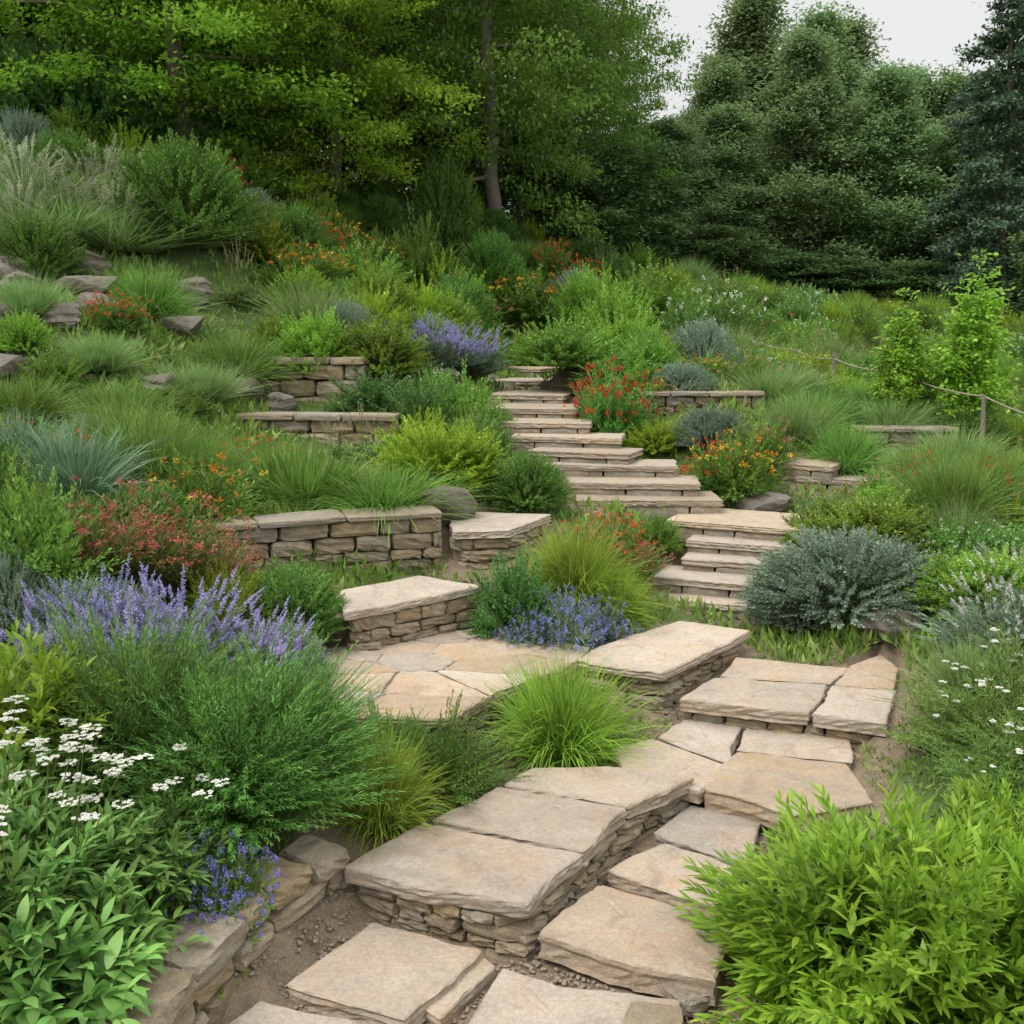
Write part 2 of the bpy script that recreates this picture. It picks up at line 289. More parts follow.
# ------------------------------------------------------------ slabs
def outline(poly,seg=.05,jit=.010,seed=0,cut=.010):
    r=np.random.default_rng(seed); poly=np.asarray(poly,float); pts=[]; m=len(poly)
    for i in range(m):
        a,b=poly[i],poly[(i+1)%m]; L=np.linalg.norm(b-a); c=min(cut*r.uniform(.3,1.8)/L,.3)
        k=max(2,int(L/seg)); 
        for t in np.linspace(c,1-c,k): pts.append(a+(b-a)*t)
    pts=np.array(pts)
    n=len(pts); cen=pts.mean(0); d=nrm(pts-cen); j=r.normal(size=n); j=.5*j+.25*np.roll(j,1)+.25*np.roll(j,-1)
    lf=np.convolve(np.r_[j,j,j],np.ones(7)/7,'same')[n:2*n]
    pts=pts+d*((j*jit*.8+lf*jit*2.0)[:,None]); return pts
def slabmesh(name,poly,ztop,thick,seed,mat,jit=.010):
    r=np.random.default_rng(seed+100); pts=outline(poly,.04,jit,seed); n=len(pts); cen=pts.mean(0)
    d=nrm(pts-cen); rings=[]; tilt=r.normal(size=2)*.004
    zt=lambda p:(p-cen)@tilt
    def ring(off,z,amp=.003): 
        q=pts+d*(off+r.normal(size=n)*amp)[:,None]; rings.append(np.c_[q,np.full(n,z)+zt(q)])
    for f in (.45,.75,.92):
        q=cen+(pts-cen)*f; rings.append(np.c_[q,ztop+zt(q)+r.normal(size=n)*.0015])
    ring(-.008,ztop-.0008,.003); ring(.001,ztop-.007,.002)
    for f in np.linspace(.22,.9,5): ring(r.uniform(-.009,.005),ztop-thick*f,.004)
    ring(-.025,ztop-thick,.003)
    V=np.concatenate(rings+[np.r_[cen,ztop][None]]); R=len(rings)
    i=np.arange(n); F=[]
    for k in range(R-1): F.append(np.stack([k*n+i,(k+1)*n+i,(k+1)*n+(i+1)%n,k*n+(i+1)%n],1))
    F=np.concatenate(F).tolist(); c=R*n
    F+=[(c,int(a),int((a+1)%n)) for a in i]; F.append([int((R-1)*n+a) for a in i][::-1])
    me=bpy.data.meshes.new(name); off=np.r_[cen,0]; me.from_pydata((V-off).tolist(),[],F); me.materials.append(mat)
    bm=bmesh.new(); bm.from_mesh(me); bmesh.ops.recalc_face_normals(bm,faces=bm.faces); bm.to_mesh(me); bm.free()
    me.update(); return me,tuple(off)
sd=1
LB={'low':'flat pale sandstone slab set in gravel','terr':'large tan sandstone slab capping a low stone platform','up':'broad beige flagstone of the path landing','land':'pale flagstone capping a dry stone edge'}
for key,(z,poly) in SL.items():
    poly=np.array(poly,float)/100
    kind='terr' if key in 'hij' else 'low' if key in ('a','b','c','a2','d','f','g') else 'land' if key in 'tCD' else 'up'
    th={'terr':.075,'low':.085,'up':.085,'land':.06}[kind]
    if key in('d','g','n'): th=.115
    me,loc=slabmesh('stone_slab',poly,z/100,th,sd,M_slab,.008); sd+=1
    obj('stone_slab',me,loc,LB[kind],'paving slab','sandstone slabs of the garden path')
# patio flagstones: irregular cells, computed in a sheared frame so the stones vary
TM=np.array([[1.0,.55],[-.25,1.45]]); TI=np.linalg.inv(TM)
PT=PATIO@TM.T
pr=np.random.default_rng(11); seeds=[]; rads=[]
while len(seeds)<15:
    q=np.array([pr.uniform(-1.25,.55),pr.uniform(5.05,6.8)])
    if not inside([q],PATIO)[0]: continue
    q=TM@q; rd=pr.uniform(.08,.22)
    if all(np.linalg.norm(q-s)>(rd+r2) for s,r2 in zip(seeds,rads)): seeds.append(q); rads.append(rd)
def clip(poly,a,nv):
    out=[]; m=len(poly)
    for i in range(m):
        p,q=poly[i],poly[(i+1)%m]; dp=(p-a)@nv; dq=(q-a)@nv
        if dp<=0: out.append(p)
        if dp*dq<0: out.append(p+(q-p)*dp/(dp-dq))
    return out
for i,s_ in enumerate(seeds):
    poly=[np.array(p) for p in PT]
    for j,t_ in enumerate(seeds):
        if i!=j:
            dd=np.linalg.norm(t_-s_); nv=(t_-s_)/dd; tt=(dd*dd+rads[i]**2-rads[j]**2)/(2*dd)
            poly=clip(poly,s_+nv*(tt-.005),nv)
            if len(poly)<3: break
    if len(poly)<3: continue
    poly=np.array(poly)@TI.T
    me,loc=slabmesh('patio_flagstone',poly,.45+pr.uniform(-.003,.003),.06,200+i,M_slab,.003)
    obj('patio_flagstone',me,loc,'irregular pale flagstone in the crazy paved landing','paving stone','crazy paving flagstones')
me,loc=slabmesh('patio',PATIO,.436,.05,999,stonemat('joint',(.27,.215,.155),(.22,.18,.13),(.32,.265,.2),False),.0); obj('patio',me,loc,label='sandy bed under the crazy paving',kind='structure')

# ------------------------------------------------------------ dry stone walls
def wallgeo(pts,zt,zb,depth=.2,seed=0,ch=(.045,.095),sl=(.10,.30),inset=.0,cap=False):
    r=np.random.default_rng(seed); pts=[np.array(p,float) for p in pts]; parts=[]
    seg=[np.linalg.norm(b-a) for a,b in zip(pts[:-1],pts[1:])]; tot=sum(seg); cum=np.r_[0,np.cumsum(seg)]
    TB=RBc if cap else RB; nk=.35 if cap else 1
    def at(s):
        s=min(max(s,0),tot-1e-6); i=int(np.searchsorted(cum,s,side='right')-1); t=(s-cum[i])/seg[i]
        return pts[i]+(pts[i+1]-pts[i])*t
    z=zt
    while z>zb+.01:
        h=min(r.uniform(*ch),z-zb+.03); s=-r.uniform(0,.08)
        while s<tot:
            l=r.uniform(*sl); s1=min(s+l,tot+.02)
            if tot-s1<.06: s1=tot
            a=at(s);b_=at(s1); d=b_-a; L=np.linalg.norm(d)
            if L<.03: s=s1+.005; 
            else:
                d/=L; nb=np.array([-d[1],d[0]])
                c=(a+b_)/2+nb*(depth/2+inset+r.uniform(-.012,.014)*nk)
                V=TB*np.array([L/2-.003,depth/2,h/2-.002])+r.normal(size=RB.shape)*np.array([.004,.006,.003])*nk
                V[:,2]+=V[:,0]*r.normal()*.03*nk
                W=np.c_[c[0]+V[:,0]*d[0]+V[:,1]*nb[0],c[1]+V[:,0]*d[1]+V[:,1]*nb[1],z-h/2+V[:,2]]
                parts.append((W,BF)); s=s1
            if s1>=tot: break
        z-=h
    return join(parts)
def wall(pts,zt,zb,label,seed,cap=None,**k):
    V,F=wallgeo(pts,zt,zb,seed=seed,**k); o0=np.r_[np.array(pts).mean(0),zb]
    w=obj('dry_stone_wall',mk('dry_stone_wall',V-o0,F,M_wall,False),tuple(o0),label,'stone wall')
    if cap:
        V,F=wallgeo(pts,zt+cap,zt+.001,depth=.34,seed=seed+50,ch=(cap,cap+.001),sl=(.38,.65),inset=-.035,cap=True)
        c=obj('wall_cap',mk('wall_cap',V-o0,F,M_rise,False),parent=w)
    return w
def P(*a): return [np.array(q)/100. for q in a]
wall(P((-65,403),(-66,400),(-27,382),(6,371),(29,411),(52,453),(88,486)),.165,-.04,'low dry stone base under the sandstone platform',1,ch=(.04,.07))
wall(P((-110,290),(-106,312),(-97,342),(-86,376),(-67,402)),.31,-.04,'low curved edging wall of rounded tan stones',2,ch=(.08,.14),sl=(.16,.34),depth=.24)
wall(P((-32,518),(-7,555),(36,600),(41,608),(87,586),(156,669),(115,692)),.39,.02,'curved dry stone wall edging the paved landing',3)
wall(P((-107,562),(-86,518),(-32,513)),.39,.1,'short dry stone edge below the paved landing',33)
wall(P((-112,668),(-99,618),(-72,638),(-21,682)),.66,.38,'dry stone riser under a pale landing slab',4)
wall(P((-206,686),(-147,715),(-50,746)),1.07,.5,'tan dry stone retaining wall with flat coping',5,cap=.045,ch=(.07,.12),sl=(.14,.36))
wall(P((-46,780),(-43,737),(-1,745),(30,809)),.92,.5,'dry stone pedestal under a square slab',6,ch=(.06,.11))
wall(P((-262,996),(-108,980)),1.56,1.1,'low grey stone wall among shrubs',7,cap=.06,ch=(.08,.14),sl=(.2,.45))
wall(P((-335,1118),(-155,1112)),2.04,1.5,'brown block retaining wall on the slope',8,cap=.08,ch=(.14,.2),sl=(.35,.6),depth=.3)
wall(P((135,1128),(270,1124)),1.70,1.35,'low stone wall beside the upper steps',9,cap=.05,ch=(.08,.12),sl=(.2,.4))
wall(P((355,1082),(460,1078)),1.36,1.0,'short stone wall among meadow grasses',10,cap=.05,ch=(.08,.12),sl=(.2,.4))
wall(P((56,318),(60,338),(72,342)),.06,-.04,'low stone kerb beside the path',11,ch=(.07,.1))
wall(P((97,573),(162,548),(199,534),(222,583)),.253,.02,'low stone riser under the landing slabs',12,ch=(.06,.1),inset=.015)
wall(P((93,484),(129,455),(169,468),(172,510)),.083,-.06,'low stone riser under a broad path slab',13,ch=(.06,.1),inset=.015)

# ------------------------------------------------------------ steps
for i,(s,td) in enumerate(zip(STEPS,TD)):
    poly=steppoly(s,td); z=s[4]
    fr=poly[1]-poly[0]; L=np.linalg.norm(fr)
    me,loc=slabmesh('stone_step',poly,z,.06,300+i,M_step,.006)
    st=obj('stone_step',me,loc,'weathered grey beige stone step of the garden stairs','step','sandstone garden steps')
    d=fr/L; nb=np.array([-d[1],d[0]])
    V,F=wallgeo([poly[0]+nb*.008+d*.012,poly[1]+nb*.008-d*.012],z-.058,z-.18,depth=min(.3,td*.7),seed=400+i,ch=(.12,.121),sl=(.25,.55),cap=True)
    obj('riser',mk('riser',V-np.array(loc),F,M_rise,False),parent=st)

# ------------------------------------------------------------ rocks
def rockmesh(seed,strata=False):
    r=np.random.default_rng(seed); bm=bmesh.new(); bmesh.ops.create_icosphere(bm,subdivisions=4,radius=1)
    V=np.array([v.co[:] for v in bm.verts]); pl=nrm(r.normal(size=(17,3))); dd=r.uniform(.5,.9,17)
    for k in range(17):
        q=V@pl[k]-dd[k]; V=V-np.maximum(q,0)[:,None]*pl[k]*.96
    for f,a_ in ((3,.04),(7,.03),(15,.018)):
        o=r.uniform(0,6,3); V=V*(1+a_*np.sin(V[:,0]*f+o[0])*np.sin(V[:,1]*f+o[1])*np.sin(V[:,2]*f*1.5+o[2]))[:,None]
    if strata: V[:,:2]*=(1+.05*np.sign(np.sin(V[:,2]*14)))[:,None]
    for v,c in zip(bm.verts,V): v.co=c*1.12
    me=bpy.data.meshes.new('rock'); bm.to_mesh(me); bm.free(); me.materials.append(M_rock); return me
RM=[rockmesh(i,i%2==1) for i in range(6)]
ROCKS=[]
def rock(x,y,sx,sy,sz,k=0,rot=0,lab='grey weathered boulder half buried among plants',dz=0):
    o=obj('rock',RM[k%6],(x,y,h1(x,y)+sz*.4+dz),lab,'rock','rocks bedded in the planted slope'); o.scale=(sx,sy,sz); o.rotation_euler=(.1*math.sin(k),.1,rot); ROCKS.append((x,y,sx))
for i,q in enumerate([(-5.4,11.5,.45,.3,.22),(-5.05,11.0,.40,.28,.2),(-4.65,11.6,.45,.3,.22),(-5.6,12.4,.5,.3,.25),(-4.3,11.2,.34,.22,.18),(-3.75,12.5,.24,.2,.24),(-5.0,10.2,.34,.24,.18),(-4.45,10.5,.3,.2,.16),
    (-2.75,10.7,.27,.2,.2),(-2.28,10.5,.17,.15,.2),(-.5,7.95,.24,.2,.2),(-.1,7.62,.12,.18,.14),(2.44,6.66,.25,.15,.14),(-3.9,15,.4,.3,.3),(-2.2,8.4,.17,.12,.11),(-2.5,8.5,.14,.1,.1),(2.25,9.3,.3,.2,.14),(2.02,9.05,.2,.16,.12),(3.0,7.3,.2,.15,.1),(-1.15,12.3,.28,.2,.18),(-.75,12.0,.24,.18,.14),(-5.9,13.3,.4,.3,.26),(-4.6,9.3,.28,.2,.16),(-3.3,10.0,.26,.18,.15),(-3.6,8.9,.24,.18,.14),(-4.9,12.2,.4,.3,.22),(-3.6,11.5,.35,.25,.2)]):
    rock(*q,k=i,rot=i*1.3)
rr=np.random.default_rng(3)
for i in range(26):
    x=-4.75+rr.uniform(-.5,.9); y=9.75+rr.uniform(-.12,.18); rock(x,y,.07,.06,.05,i,rr.uniform(0,6),'small grey rounded cobble in a row of stones')

# ------------------------------------------------------------ plant kinds
KIND={}
def kind(key,name,label,cat,parts):
    allv=np.concatenate([p[1][0] for p in parts])
    rxy=np.percentile(np.abs(allv[:,:2]),96); zt=np.percentile(allv[:,2],98.5)
    KIND[key]=dict(name=name,label=label,cat=cat,w=2*rxy,h=zt,parts=[(pn,mk(name if i==0 else pn,g[0],g[1],mt)) for i,(pn,g,mt) in enumerate(parts)])
PLACED=[]
def place(key,x,y,w,h,label=None,dz=-.015,rot=None):
    K_=KIND[key]; o=bpy.data.objects.new(K_['name'],K_['parts'][0][1]); COL.objects.link(o)
    o.location=(x,y,h1(x,y)+dz); o.rotation_euler=(0,0,rng.uniform(0,6.28) if rot is None else rot); o.scale=(w/K_['w'],w/K_['w'],h/K_['h'])
    o['label']=label or K_['label']; o['category']=K_['cat']; o['group']=K_['name'].replace('_',' ')+' plants in the garden beds'
    for pn,me in K_['parts'][1:]:
        c=bpy.data.objects.new(pn,me); COL.objects.link(c); c.parent=o; c['kind']='stuff'
    PLACED.append((x,y,w))
def grassgeo(seed,n,L,W,tilt,droop,segs=5,r0=.05):
    r=np.random.default_rng(seed); ph=r.uniform(0,6.283,n); th=np.radians(np.abs(r.normal(0,1,n))*tilt).clip(0,1.35)
    D=np.stack([np.sin(th)*np.cos(ph),np.sin(th)*np.sin(ph),np.cos(th)],1)
    rr_=r0*np.sqrt(r.uniform(0,1,n)); P_=np.stack([rr_*np.cos(ph+r.normal(0,.8,n)),rr_*np.sin(ph+r.normal(0,.8,n)),np.zeros(n)],1)
    D=nrm(D+r.normal(size=(n,3))*.08)
    return ribbons(P_,D,L*r.uniform(.45,1.1,n),W*r.uniform(.7,1.2,n),segs,droop*r.uniform(.3,1.8,n),np.interp(np.linspace(0,1,segs+1),[0,.4,1],[.8,1,.05]),r,.5)
G_lime=leafmat('grass_lime',(.18,.31,.03),(.30,.43,.06),.35,.45,.1,(.38,.42,.14))
G_green=leafmat('grass_green',(.09,.19,.03),(.18,.31,.06),.3,.45,.2,(.30,.30,.12))
G_olive=leafmat('grass_olive',(.13,.22,.06),(.23,.33,.11),.3,.5,.2,(.34,.33,.17))
G_blue=leafmat('grass_blue',(.10,.19,.10),(.20,.30,.18),.2,.45,.15)
kind('glime','grass_tuft','bright lime green arching grass tuft','grass',[('leaf',grassgeo(1,1900,.5,.007,30,.34,6,.09),G_lime)])
kind('ggreen','grass_tuft','mid green fine leaved grass mound','grass',[('leaf',grassgeo(2,1700,.5,.007,30,.34,5,.12),G_green)])
kind('golive','grass_tuft','soft olive green wispy grass clump','grass',[('leaf',grassgeo(3,1500,.6,.006,22,.22,5,.12),G_olive)])
kind('gblue','blue_grass','soft blue green arching grass mound','grass',[('leaf',grassgeo(4,1100,.5,.010,32,.26,5,.1),G_blue)])
kind('iris','strappy_plant','upright green sword shaped leaves in a clump','plant',[('leaf',grassgeo(5,340,.6,.018,18,.1,5,r0=.14),G_green)])
g=grassgeo(6,1100,.5,.006,24,.2,5,.1); r=np.random.default_rng(66); S=shoots(r,48,.28,.85,.3,40,.7); sp=shoot_leaves(r,S,40,.026,.005,28,.72,1,2,.1)
kind('plume','plume_grass','pale feathery grass with upright plumes','grass',[('leaf',g,G_olive),('plume',join([sp,stems(r,S,.003)]),leafmat('plume',(.28,.33,.2),(.40,.42,.28),.3))])
def shrub(key,name,label,seed,n,nl,R,H,L,W,mat,ang=50,t0=.45,dia=True,flowers=None,cat='shrub',**kw):
    r=np.random.default_rng(seed); ks={k:kw.pop(k) for k in ('base_r','thmax','upr','rad','lump') if k in kw}
    S=shoots(r,n,R,H,**ks); g=shoot_leaves(r,S,nl,L,W,ang,t0,dia=dia,**kw); st=stems(r,S,.005)
    parts=[('leaf',g,mat),('stem',st,M_stem)]
    if flowers:
        for fn,fg,fm in flowers(r,S): parts.append((fn,fg,fm))
    kind(key,name,label,cat,parts)
F_box=leafmat('leaf_box',(.07,.16,.028),(.14,.25,.05),.25)
F_dark=leafmat('leaf_dark',(.045,.105,.022),(.09,.17,.045),.25)
F_mid=leafmat('leaf_mid',(.10,.20,.03),(.19,.31,.055),.3)
F_lime=leafmat('leaf_lime',(.20,.31,.025),(.34,.43,.045),.35)
F_grey=leafmat('leaf_grey',(.16,.23,.16),(.26,.33,.25),.2)
F_rosm=leafmat('leaf_rosemary',(.065,.15,.028),(.13,.25,.05),.25)
F_lance=leafmat('leaf_lance',(.14,.27,.02),(.28,.42,.045),.4,.4)
F_broad=leafmat('leaf_broad',(.09,.19,.04),(.18,.29,.075),.35,.4)
F_red=leafmat('leaf_reddish',(.11,.17,.045),(.22,.20,.06),.3)
def pet(name,c1,c2): return leafmat(name,c1,c2,.3,.6,.12,boost=False,simple=True)
B_red=pet('petal_red',(.46,.035,.03),(.66,.12,.05)); B_orange=pet('petal_orange',(.64,.14,.03),(.74,.30,.05)); B_yel=pet('petal_yellow',(.70,.45,.04),(.78,.60,.10))
B_blue=pet('petal_blue',(.15,.17,.46),(.30,.31,.63)); B_purp=pet('petal_lavender',(.27,.25,.49),(.45,.43,.67)); B_white=pet('petal_white',(.68,.68,.58),(.78,.78,.72)); B_pink=pet('petal_pink',(.50,.12,.14),(.62,.27,.25)); B_rose=pet('petal_dusky',(.42,.06,.06),(.58,.17,.13))
shrub('box','boxwood_mound','dense rounded green clipped shrub',11,560,26,.4,.55,.028,.015,F_box,55,.6,lump=.04,rad=(.9,1.03))
shrub('ball','lime_mound','dense rounded light green shrub',45,560,26,.4,.52,.032,.016,leafmat('leaf_fresh',(.15,.27,.03),(.26,.38,.06),.3),55,.6,lump=.08,rad=(.86,1.05))
shrub('dark','rounded_shrub','dark green rounded leafy shrub',12,420,26,.5,.6,.045,.02,F_dark,55,.5)
shrub('mid','leafy_shrub','fresh green loose leafy shrub',13,380,26,.5,.6,.05,.022,F_mid,50,.45,lump=.18)
shrub('lime','golden_shrub','yellow green bright leaved shrub',14,380,24,.5,.5,.05,.02,F_lime,45,.5,lump=.15)
shrub('grey','silver_shrub','grey blue fine leaved spreading shrub',15,1000,26,.6,.46,.028,.014,F_grey,50,.62,lump=.06,rad=(.9,1.02))
shrub('jun','juniper','low spreading green feathery shrub',16,520,30,.6,.42,.035,.012,F_box,40,.4,lump=.2)
shrub('rosm','rosemary_bush','large deep green needle leaved bush',17,950,34,.58,.8,.038,.006,F_rosm,38,.35,segs=2,dia=False,lump=.12,thmax=75,upr=.75)
shrub('lance','lance_leaf_shrub','bright yellow green shrub with slender pointed leaves',18,420,24,.6,.8,.085,.019,F_lance,48,.45,dia=False,segs=4,droop=.12,lump=.1,thmax=80,upr=.7,base_r=.35,prof=np.array([.15,.85,1,.6,.02]))
shrub('lancew','leafy_perennial','light green upright perennial with pointed leaves',19,90,18,.4,.6,.13,.028,F_lance,50,.25,dia=False,segs=4,droop=.2,thmax=60,upr=.75,base_r=.4,prof=np.array([.15,.85,1,.6,.02]),cat='plant')
def fl_yarrow(r,S,k=17,hr=.040,HH=.96):
    S2=shoots(r,k,.46,HH,.5,48,.75,(.88,1.1)); 
    a=r.uniform(0,6.28,k*16); q=np.sqrt(r.uniform(0,1,k*16))*hr; off=np.c_[q*np.cos(a),q*np.sin(a),-q*q*6+r.normal(size=k*16)*.002]
    TT=np.repeat(S2[2],16,0)+off
    return [('flower_head',cluster(r,TT,12,.010,.009,.3,True),B_white),('flower_stem',stems(r,S2,.006),M_stem)]
shrub('yarrow','yarrow_plant','green leafy perennial with flat white flower heads',20,90,15,.42,.62,.12,.026,F_broad,55,.2,dia=False,segs=4,droop=.22,thmax=65,upr=.75,base_r=.4,flowers=fl_yarrow,cat='flower',prof=np.array([.2,.9,1,.6,.02]))
shrub('feath','feathery_shrub','light green feathery foliage with small white flowers',41,520,26,.55,.5,.045,.007,leafmat('leaf_feather',(.14,.25,.05),(.26,.37,.10),.35),45,.3,dia=False,segs=2,lump=.2,rad=(.6,1.08),thmax=75,upr=.75,flowers=lambda r,S:fl_yarrow(r,S,14,.018,.62),cat='flower')
shrub('broad','broad_leaf_plant','low plant with large broad green leaves',21,60,9,.4,.42,.16,.055,F_broad,60,.3,dia=False,segs=5,droop=.22,flat=.95,thmax=75,base_r=.3,cat='plant',prof=np.array([.15,.8,1,.9,.5,.02]))
def fl_spike(bm,k,H,R,t0=.72,n=40,rad=.022,th=45,base=.5):
    def f(r,S):
        S2=shoots(r,k,R,H,base,th,.75,(.78,1.12)); return [('flower_spike',shoot_leaves(r,S2,n,rad,rad*.6,50,t0,1,dia=True,taper=.35),bm),('flower_stem',stems(r,S2,.003),M_stem)]
    return f
shrub('lav','lavender_plant','grey green lavender with violet blue flower spikes',22,300,26,.34,.40,.05,.006,F_grey,30,.25,dia=False,segs=2,thmax=70,upr=.75,flowers=fl_spike(B_purp,140,.58,.40,.75,34,.016),cat='flower')
shrub('lavw','lavender_plant','silvery lavender with sparse pale whitish flower spikes',23,300,26,.34,.40,.05,.006,F_grey,30,.25,dia=False,segs=2,thmax=70,upr=.75,flowers=fl_spike(pet('petal_pale',(.48,.46,.46),(.60,.58,.55)),44,.56,.4,.82,22,.014),cat='flower')
def fl_top(bm,frac,m=14,rad=.025,size=.018,lift=.02,zmin=.35,extra=None):
    def f(r,S):
        T=S[2]; T=T[T[:,2]>zmin*T[:,2].max()]; T=T[r.uniform(size=len(T))<frac]; T=T*1.0+[0,0,lift]
        out=[('blossom',cluster(r,T,m,rad,size),bm)]
        if extra:
            T2=S[2]; T2=T2[T2[:,2]>.2]; T2=T2[r.uniform(size=len(T2))<extra[1]]+[0,0,lift]; out.append(('blossom',cluster(r,T2,m,rad,size),extra[0]))
        return out
    return f
shrub('blue','blue_flower_mound','low mound covered in violet blue flowers',24,300,20,.4,.36,.035,.012,F_grey,50,.4,flowers=fl_top(B_blue,.7,13,.02,.013,zmin=.05),cat='flower')
shrub('bluel','blue_flower_tuft','small tuft of bright blue violet flowers',25,110,12,.3,.3,.05,.018,F_mid,50,.3,flowers=fl_top(B_blue,.85,14,.022,.015,zmin=.1,lift=.03),cat='flower')
shrub('redsh','red_flower_shrub','green shrub topped with red and orange flowers',26,360,24,.5,.6,.05,.02,F_box,50,.4,flowers=fl_top(B_red,.36,16,.030,.020,extra=(B_orange,.06)),cat='flower')
shrub('redp','red_flower_perennial','wispy reddish perennial with dusky red blooms',27,190,22,.4,.6,.05,.012,F_red,40,.25,dia=False,segs=2,upr=.8,thmax=55,rad=(.65,1.1),flowers=fl_top(B_rose,.55,13,.025,.013,zmin=.2,extra=(B_pink,.1)),cat='flower')
shrub('orange','orange_flower_perennial','green perennial with orange and yellow flowers',28,220,22,.4,.5,.06,.016,F_mid,42,.3,flowers=fl_top(B_orange,.26,12,.024,.016,extra=(B_yel,.16)),cat='flower')
shrub('pink','pink_flower_perennial','loose green perennial with dusky pink flowers',29,220,22,.4,.55,.06,.014,F_mid,42,.3,flowers=fl_top(B_pink,.28,12,.022,.015),cat='flower')
shrub('wht','white_flower_shrub','grey green shrub dotted with small white flowers',30,300,22,.5,.6,.05,.018,F_box,50,.4,flowers=fl_top(B_white,.28,9,.022,.015),cat='flower')
shrub('foxt','spire_plant','slender upright pale seed spires above green leaves',31,130,18,.3,.3,.07,.014,G_olive,45,.3,dia=False,segs=2,flowers=fl_spike(pet('petal_buff',(.36,.30,.22),(.48,.38,.30)),26,.8,.3,.7,36,.013,35),cat='flower')

# ---- hand placed plants (cm: x,y,w,h)
def PL(key,*items,label=None):
    for (x,y,w,h) in items: place(key,x/100,y/100,w/100,h/100,label)
PL('yarrow',(-164,335,66,72),(-138,362,54,62),(-190,358,60,72))
PL('broad',(-150,302,56,34),(-172,312,50,44),(-136,328,42,30),(-192,328,50,44))
PL('bluel',(-106,352,28,20),(-107,366,36,26),(-118,360,30,26))
PL('rosm',(-118,420,100,66),(-165,434,95,68),(-104,456,72,56))
PL('lav',(-204,509,64,56),(-172,525,66,56),(-138,533,56,44),(-188,488,58,56),(-222,500,54,50))
PL('grey',(-231,524,60,38),(-262,528,55,40),(-128,566,45,30),(-215,545,50,32))
PL('lancew',(-199,415,60,58),(-192,455,45,38),(-225,440,60,50))
PL('glime',(-59,444,48,44),(27,540,78,52),(44,706,76,54),(69,690,50,46))
PL('jun',(-37,490,70,34),(-62,496,46,28))
PL('redp',(-235,590,62,60),(-208,618,66,60),(-185,645,46,44))
PL('lime',(-172,607,50,36),(-66,862,96,50),(-40,872,70,44),(144,1055,60,28),(118,1045,36,24))
PL('box',(-137,628,62,44),(12,852,62,42),(-18,1060,46,36),label='dense rounded green clipped shrub')
PL('mid',(-260,555,70,58),(-285,575,60,60),(-50,1050,76,60),(-34,985,56,50),(-80,1060,60,48),(118,835,36,28),(247,838,55,34),(-38,905,58,48))
PL('dark',(3,668,54,48),(-310,600,70,70),(-135,1075,92,40),(-28,940,54,44))
PL('gblue',(-290,690,84,54),(-342,723,60,46))
PL('ggreen',(-265,758,90,66),(-300,800,80,60),(-401,855,95,45),(-346,928,88,35),(-97,790,110,36),(-228,815,86,34),(-287,1105,100,50),(-392,1157,98,60),(-130,805,80,36),(321,1004,76,48),(-235,780,70,56))
PL('iris',(-162,800,72,50),(-185,830,50,46))
PL('blue',(31,652,58,36),(54,666,46,30),(12,648,38,26))
PL('redsh',(72,782,62,36),(102,1095,88,78),(188,968,50,46),(392,858,56,44),(360,905,50,40))
PL('redp',(95,764,40,32),(60,770,40,32),label='low crimson flowering perennial')
PL('orange',(206,960,78,56),(-275,1391,104,55),(13,1757,181,75),(-240,1440,80,55),(-60,1580,90,60))
PL('pink',(238,1000,67,48),(-45,1500,94,60),(-97,1640,140,70))
PL('grey',(236,722,128,50),(205,720,70,42))
PL('lavw',(285,598,66,44),(310,615,74,46),(300,572,60,40))
PL('lance',(137,338,118,70),(196,380,60,52),(185,330,70,60))
PL('feath',(236,502,62,42),(262,520,80,50),(287,545,70,48),(250,470,60,46),(228,462,42,32))
PL('ball',(277,794,105,46),(240,815,56,34))
PL('ggreen',(352,829,96,60),(403,870,70,60),(372,930,80,50))
PL('golive',(250,550,46,40),(411,1140,98,44),(285,1052,70,54),(375,870,60,50),(340,790,50,40),(430,1010,90,50))
PL('mid',(216,1728,162,97),(56,1245,110,48),(125,1206,100,40))
PL('ball',(150,1530,125,120),(125,1700,120,110),(-170,1330,90,70),(-90,1420,90,72),(-255,1310,80,55),(250,1480,100,60),label='rounded light green shrub on the upper slope')
PL('wht',(318,1620,136,100),(265,1600,110,90))
PL('grey',(188,1179,78,34))
PL('lime',(28,1636,93,62),(-400,1460,100,60),(-330,1430,90,50),(-120,1380,80,60))
PL('lav',(-78,1226,81,52),(-48,1260,74,54),(-100,1245,70,50))
PL('box',(-415,1370,165,125),(-112,1850,115,150),(-80,1560,110,105),(-35,1780,110,105),(-520,1180,90,60),(-300,1480,100,80),label='clipped globe shaped green shrub')
PL('dark',(-655,1680,245,150),(-760,1700,220,150),(-590,1720,180,120))
PL('plume',(-542,1297,144,90),(-480,1310,140,80),(-600,1340,130,95),(-530,1400,130,90),(-570,1250,110,80))
PL('mid',(-144,1675,110,110),(-209,1475,120,69),(-412,1710,94,63))
PL('lime',(-100,1660,110,90))
PL('golive',(-235,1240,105,70),(-300,1014,90,40),(-473,1047,78,46),(-387,994,75,36))
PL('foxt',(-135,955,60,50),(-160,945,50,45),(-330,1300,60,70))
PL('wht',(330,760,60,30),(300,720,50,26))

